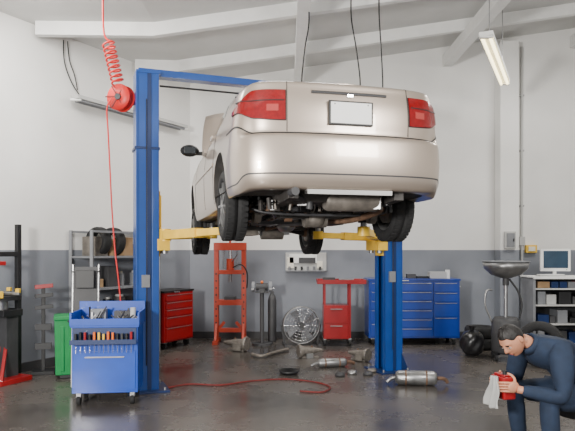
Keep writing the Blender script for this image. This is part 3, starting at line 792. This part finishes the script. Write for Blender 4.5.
# computer desk
b=B("computer_workstation",TR(FX(562,9.75),9.75))
w,d=1.15,.55
zt=1.16
b.box((0,0,zt),(w,d,.04),WHT)
for sx in(-1,1): b.box((sx*(w/2-.02),0,zt/2),(.04,d-.02,zt),GRY)
b.box((0,d/2-.02,zt/2),(w-.06,.02,zt-.02),DGR)
for z in(.10,.42,.72,.98): b.box((0,0,z),(w-.08,d-.04,.025),LGR)
random.seed(8)
for z in(.115,.435,.735,.995):
    x=-w/2+.10
    while x<w/2-.2:
        ww=random.uniform(.08,.2); h=random.uniform(.08,.22) if z<.9 else .10
        b.box((x+ww/2,-.05,z+h/2),(ww,.3,h),random.choice([RED,DGR,GRY,BLK,CARD,LGR,DBLUE,DGR])); x+=ww+random.uniform(.01,.06)
b.make(bevel=.004)
b=B("computer_monitor",TR(FX(556,9.75),9.78,zt+.021,math.radians(-4)))
b.cyl((0,0,0),(0,0,.02),.11,WHT,n=24); b.box((0,.03,.06),(.05,.04,.1),WHT); b.box((0,0,.255),(.47,.05,.36),WHT); b.box((0,-.027,.265),(.39,.008,.28),SCR); b.box((0,.04,.25),(.3,.05,.22),LGR); b.box((.17,-.028,.10),(.02,.006,.01),GRN)
b.make(bevel=.004)
b=B("computer_keyboard",TR(FX(553,9.5),9.58,zt+.021)); b.box((0,0,.012),(.42,.14,.022),LGR); 
for r in range(4): b.box((0,-.045+.03*r,.028),(.39,.022,.008),WHT)
b.make()
def stack(px,Y,n,R=.30,w=.19):
    x=FX(px,Y)
    for i in range(n):
        tyre("tire",(x+random.uniform(-.01,.01),Y,w/2+i*(w+.002)+.001),(0,0,1),R,w).make()
stack(480,9.75,2,.24,.18)
b=tyre("tire",(0,0,0),(1,0,0),.31,.2); o=b.make(); o.matrix_world=Matrix.Translation((FX(540,8.2),8.2,.315))@Matrix.Rotation(math.radians(60),4,'Z')
b=B("trash_bag"); x=FX(472,9.05); Y=9.05
vs=[];n=24
for i in range(13):
    t=math.pi*i/12
    for j in range(n):
        a=2*math.pi*j/n; r=1+.10*math.sin(5*a+i)+.06*math.sin(9*a+2*i)
        zz=.19+.19*math.cos(t)*(1.0); rr=.18*math.sin(t)**.7*r if 0<i<12 else .0
        vs.append((x+rr*math.cos(a),Y+rr*math.sin(a),zz+.01))
fs=[(i*n+j,(i+1)*n+j,(i+1)*n+(j+1)%n,i*n+(j+1)%n) for i in range(12) for j in range(n)]
b.add(vs,fs,mat("bag_black",(26,26,28),.3,var=.1),True); b.cyl((x,Y,.38),(x,Y,.46),.02,BLK,r1=.06,n=10); b.make(subsurf=1)
# floor parts
def gearbox(name,px,py,rz,s=1.0,m=CAST):
    Y=1.6*F/(py-250); b=B(name,TR(FX(px,Y),Y,0,rz)@Matrix.Scale(s,4))
    b.lathe([(0,-.16),(.13,-.16),(.14,-.13),(.09,-.05),(.075,.12),(.05,.22),(.03,.34),(0,.34)],(0,0,.142),(1,0,.0),m,n=18)
    for k in range(8):
        a=k*math.pi/4; b.cyl((-.165,.12*math.cos(a),.142+.12*math.sin(a)),(-.14,.12*math.cos(a),.142+.12*math.sin(a)),.014,STEEL,n=8)
    b.box((.02,.05,.09),(.18,.12,.14),m); b.box((.05,-.06,.05),(.14,.08,.10),STEEL); b.cyl((.1,-.02,.16),(.12,-.02,.24),.02,RUST,n=10)
    b.bar((-.1,0,.02),(.25,0,.02),.10,.04,m)
    b.make(bevel=.004)
gearbox("transmission_housing",306,358,.3,.75); gearbox("transmission_housing",240,351,2.7,.85)
gearbox("transmission_housing",362,361,2.4,.7)
def muffler(name,px,py,rz,L=.30,r=.10):
    Y=1.6*F/(py-250); b=B(name,TR(FX(px,Y),Y,0,rz))
    b.lathe([(0,-L),(r*.7,-L),(r,-L*.85),(r,L*.85),(r*.7,L),(0,L)],(0,0,r),(1,0,0),STEEL,n=24)
    b.tube([(L,0,r),(L+.06,.01,r),(L+.10,.03,r*.8),(L+.13,.04,.03)],.022,RUST); b.tube([(-L,0,r),(-L-.06,-.02,r*.8),(-L-.10,-.02,.03)],.022,STEEL)
    for x in(-.5,.5): b.lathe([(r*1.0,-.01),(r*1.06,0),(r*1.0,.01)],(x*L,0,r),(1,0,0),RUST,n=24)
    b.make()
muffler("car_muffler",416,385,-.15,.24,.085); muffler("car_muffler",332,367,.2,.20,.06)
b=B("exhaust_pipe"); 
b.tube([(FX(px,1.6*F/(py-250)),1.6*F/(py-250),.03) for px,py in((252,356),(262,358),(276,354),(288,351))],.024,CAST,n=10); b.make()
b=B("drain_pan"); Y=7.75; x=FX(289,Y)
b.lathe([(0,.005),(.10,.005),(.13,.05),(.14,.05),(.105,0),(0,0)],(x,Y,0),(0,0,1),BLK,n=28); b.make()
b=B("loose_engine_parts"); random.seed(21)
for px,py in((340,376),(352,374),(368,375),(372,372)):
    Y=1.6*F/(py-250); x=FX(px,Y); t=random.uniform(0,3); c_,s_=math.cos(t),math.sin(t)
    if random.random()<.5:
        b.cyl((x,Y,.02),(x+.14*c_,Y+.14*s_,.02),.02,random.choice([STEEL,CAST,RUST]),n=12); b.cyl((x-.01*c_,Y-.01*s_,.035),(x+.02*c_,Y+.02*s_,.035),.035,STEEL,n=14)
    else:
        b.lathe([(.02,0),(.06,0),(.065,.02),(.05,.045),(.02,.05)],(x,Y,0),(0,0,1),random.choice([CAST,STEEL,DGR]),n=20,close=True)
b.make()
# ---------------------------------------------------------------- mechanic
NAVY=mat("coverall_navy",(28,42,64),.85,var=.2,scale=14,bump=.25)
SKIN=mat("skin",(190,134,106),.5,var=.06,scale=20); HAIR=mat("hair_black",(20,16,15),.55,var=.4,scale=60,bump=.5)
TOWEL=mat("shop_towel",(172,172,170),.9,var=.08,scale=10,bump=.3)
fdir=V(-.95,-.30,0).normalized(); ldir=V(0,0,1).cross(fdir)
MO=V(2.18,4.62,0)
MS=1.02
MM=Matrix(((fdir.x,ldir.x,0,MO.x),(fdir.y,ldir.y,0,MO.y),(0,0,1,0),(0,0,0,1)))@Matrix.Scale(MS,4)
man=empty("mechanic",MM)
def skin(name,verts,edges,m,root=0,sub=2):
    me=bpy.data.meshes.new(name); me.from_pydata([v[0] for v in verts],edges,[]); me.materials.append(m)
    o=link(bpy.data.objects.new(name,me)); o.parent=man
    md=o.modifiers.new("sk",'SKIN'); md.use_smooth_shade=True
    for i,v in enumerate(verts):
        r=v[1]; r=(r,r) if not hasattr(r,'__len__') else r
        o.data.skin_vertices[0].data[i].radius=r; o.data.skin_vertices[0].data[i].use_root=(i==root)
    s=o.modifiers.new("s",'SUBSURF'); s.levels=sub; s.render_levels=sub
    return o
vv=[((-.10,0,.52),(.16,.14)),((-.03,0,.66),(.165,.14)),((.12,0,.775),(.195,.155)),((.26,0,.83),(.175,.135)),((.375,0,.872),(.075,.075)),
 ((.25,.16,.83),.105),((.28,.225,.785),.090),((.31,.27,.53),.066),((.42,.19,.555),.055),((.545,.115,.575),.042),
 ((.25,-.16,.83),.105),((.28,-.225,.785),.090),((.31,-.27,.53),.066),((.42,-.19,.555),.055),((.545,-.115,.575),.042),
 ((-.05,.10,.48),.115),((.16,.15,.49),.10),((.36,.18,.50),.078),((.34,.18,.29),.068),((.31,.18,.11),.055),
 ((-.05,-.10,.48),.115),((.16,-.15,.49),.10),((.36,-.18,.50),.078),((.34,-.18,.29),.068),((.31,-.18,.11),.055)]
ee=[(0,1),(1,2),(2,3),(3,4),(3,5),(5,6),(6,7),(7,8),(8,9),(3,10),(10,11),(11,12),(12,13),(13,14),(0,15),(15,16),(16,17),(17,18),(18,19),(0,20),(20,21),(21,22),(22,23),(23,24)]
skin("coverall",vv,ee,NAVY)
skin("neck",[((.33,0,.85),.058),((.40,0,.895),.056),((.47,0,.92),.056)],[(0,1),(1,2)],SKIN)
c=B("collar"); c.lathe([(.066,-.025),(.084,-.02),(.078,.028),(.063,.033)],(.372,0,.876),(.80,0,.55),NAVY,n=24,close=True); c.make(man)
for sy in(1,-1):
    b=B("boot")
    b.sph((.41,sy*.185,.055),(.15,.05,.05),BLK,18); b.sph((.32,sy*.18,.07),(.07,.048,.065),BLK,16); b.cyl((.31,sy*.18,.05),(.31,sy*.18,.16),.055,BLK); b.box((.395,sy*.185,.012),(.29,.09,.024),DGR)
    b.make(man,bevel=.008)
# head
HM=Matrix.Translation((.525,0,.915))@Matrix.Rotation(math.radians(46),4,'Y')@Matrix.Rotation(math.radians(12),4,'Z')
h=B("head")
def headpt(t,a,grow=0):
    x=math.sin(t)*math.cos(a); y=math.sin(t)*math.sin(a); z=math.cos(t)
    X,Yy,Z=x*.098,y*.078,z*.118
    if z<0:
        Yy*=1-.24*(-z)**1.3; X= X*(1-.10*(-z)) + (.014*(-z) if x>0 else .025*(-z))
        if x<-.1: X*=1-.25*(-z)
    if x>0:
        X*=.95
        X+=.026*math.exp(-((Z+.012)/.020)**2-(Yy/.011)**2)
        X+=.014*math.exp(-((Z-.010)/.02)**2-(Yy/.010)**2)
        X-=.010*math.exp(-((Z-.012)/.013)**2-((abs(Yy)-.031)/.015)**2)
        X+=.006*math.exp(-((Z-.034)/.010)**2-((abs(Yy)-.03)/.02)**2)
        X+=.007*math.exp(-((Z+.052)/.009)**2-(Yy/.022)**2)
        X+=.012*math.exp(-((Z+.095)/.018)**2-(Yy/.026)**2)
    v=V(X,Yy,Z); return v*(1+grow)
N1,N2=48,64
vs=[headpt(math.pi*i/N1,2*math.pi*j/N2) for i in range(N1+1) for j in range(N2)]
fs=[(i*N2+j,(i+1)*N2+j,(i+1)*N2+(j+1)%N2,i*N2+(j+1)%N2) for i in range(N1) for j in range(N2)]
h.add(vs,fs,SKIN,True,HM)
for sy in(1,-1):
    h.sph(HM@V(.079,sy*.031,.010),.011,WHT,12); h.sph(HM@V(.088,sy*.031,.006),.005,BLK,8)
    h.sph(HM@V(.080,sy*.031,.015),(.0125,.014,.008),SKIN,12)
    h.box(HM@V(.091,sy*.031,.032),(.010,.030,.006),HAIR,rot=(0,math.radians(46),0))
    h.sph(HM@V(-.004,sy*.080,-.002),(.018,.010,.030),SKIN,14,M2=Matrix.Rotation(math.radians(46),4,'Y'))
h.box(HM@V(.092,0,-.052),(.008,.040,.004),mat("lips",(150,84,76),.5),rot=(0,math.radians(46),0))
h.make(man)
hr=B("hair"); vs=[];fs=[]
def hl(a):   # short hair: above the ears at the sides, to the nape behind
    d=abs((a+math.pi)%(2*math.pi)-math.pi)
    return .92+.36*ss(.55,1.2,d)+.62*ss(1.55,2.2,d)
M1=20
for i in range(M1+1):
    for j in range(N2):
        a=2*math.pi*j/N2; t=hl(a)*i/M1
        g=.075*(1-.5*(i/M1))+.014*math.sin(9*a+5*t)+.010*math.sin(17*a)
        if i==M1: g=-.01
        vs.append(headpt(t,a,g))
fs=[(i*N2+j,(i+1)*N2+j,(i+1)*N2+(j+1)%N2,i*N2+(j+1)%N2) for i in range(M1) for j in range(N2)]
hr.add(vs,fs,HAIR,True,HM); hr.make(man)
for sy in(1,-1):
    b=B("hand")
    wr=V(.545,sy*.115,.575)
    b.tube([wr-V(.05,-sy*.03,.008),wr+V(.02,-sy*.01,.006)],.027,SKIN,n=12,smoothpath=False)
    pc=V(.59,sy*.098,.595)
    b.sph(pc,(.048,.016,.042),SKIN,16)
    for k,L in enumerate((.030,.034,.032,.025)):
        z=.625-.020*k
        b.tube([(.61,sy*.095,z),(.645,sy*.085,z+.002),(.645+L*.7,sy*.055,z-.002),(.645+L*.8,sy*.028,z-.006)],.0095,SKIN,n=10,r_end=.007)
        b.sph((.645+L*.8,sy*.028,z-.006),.007,SKIN,8)
    b.tube([(.575,sy*.095,.625),(.575,sy*.085,.655),(.585,sy*.06,.675),(.60,sy*.04,.682)],.011,SKIN,n=10,r_end=.008); b.sph((.60,sy*.04,.682),.008,SKIN,8)
    b.make(man)
b=B("oil_can_held",Matrix.Translation((.60,0,.50)))
b.box((0,0,.08),(.10,.15,.16),RED); b.box((0,0,.168),(.08,.12,.016),RED); b.cyl((.02,.04,.17),(.02,.04,.205),.016,BLK,n=14)
b.make(man,bevel=.012)
b=B("shop_towel"); vs=[];fs=[];n=16;m_=14
for i in range(n+1):
    for j in range(m_+1):
        u_=i/n*2-1; v=j/m_
        wdt=.03+.05*ss(0,.5,v)
        vs.append((.675+.015*math.sin(u_*7+v*2)+.02*v,u_*wdt+.01*math.sin(v*6),.66-.23*v-.02*abs(u_)*math.sin(v*4)))
fs=[(i*(m_+1)+j,(i+1)*(m_+1)+j,(i+1)*(m_+1)+j+1,i*(m_+1)+j+1) for i in range(n) for j in range(m_)]
b.add(vs,fs,TOWEL,True); o=b.make(man); md=o.modifiers.new("t",'SOLIDIFY'); md.thickness=.006
sc=MM@V(-.10,0,0)
b=B("shop_stool",TR(sc.x,sc.y)); b.cyl((0,0,.32),(0,0,.375),.17,BLK,n=28); b.cyl((0,0,.12),(0,0,.33),.03,CHR)
for k in range(5):
    a=k*2*math.pi/5; x,y=.20*math.cos(a),.20*math.sin(a); b.bar((0,0,.13),(x,y,.08),.035,.03,CHR); b.cyl((x-.012,y,.035),(x+.012,y,.035),.035,RUB,n=12)
b.make()
# ---------------------------------------------------------------- lights
def area(name,loc,tgt,size,power,col=(1,1,1),sy=None):
    l=bpy.data.lights.new(name,'AREA'); l.energy=power; l.size=size; l.color=col
    if sy: l.shape='RECTANGLE'; l.size_y=sy
    o=link(bpy.data.objects.new(name,l)); o.location=loc
    o.rotation_euler=(Vector(tgt)-Vector(loc)).to_track_quat('-Z','Y').to_euler(); return o
area("added_key_light",(-3.0,-.5,2.3),(.5,7.5,2.4),.7,640,(1,.97,.92))  # added key lamp behind the camera, lights the car and its underside
area("added_fill_a",(2.8,1.5,3.4),(0,8,2.2),.9,150,(1,.97,.92))  # added fill from the right, no fixture hangs here
area("added_fill_b",(0.2,8.8,4.55),(0.2,8.8,0),1.4,130,(1,.97,.92))  # added overhead fill for the rear of the bay, no fixture modelled
area("added_fill_c",(4.5,8.0,4.8),(4.2,8.5,0),1.2,120,(1,.97,.92))  # unseen lamp added to brighten the right rear corner
area("added_fill_d",(-2.8,6.5,4.45),(-2.5,8,0),1.0,100,(1,.97,.92))  # extra lamp added above the left side, without a fixture
w=bpy.data.worlds.new("world"); bpy.context.scene.world=w; w.use_nodes=True
w.node_tree.nodes["Background"].inputs[0].default_value=(1,.99,.98,1); w.node_tree.nodes["Background"].inputs[1].default_value=1.0
# ---------------------------------------------------------------- camera
cd=bpy.data.cameras.new("cam"); cd.sensor_fit='HORIZONTAL'; cd.sensor_width=36; cd.lens=36*F/575; cd.shift_y=34.5/575; cd.clip_end=100
co=link(bpy.data.objects.new("cam",cd)); co.location=(0,0,1.6); co.rotation_euler=(math.pi/2,0,0)
bpy.context.scene.camera=co
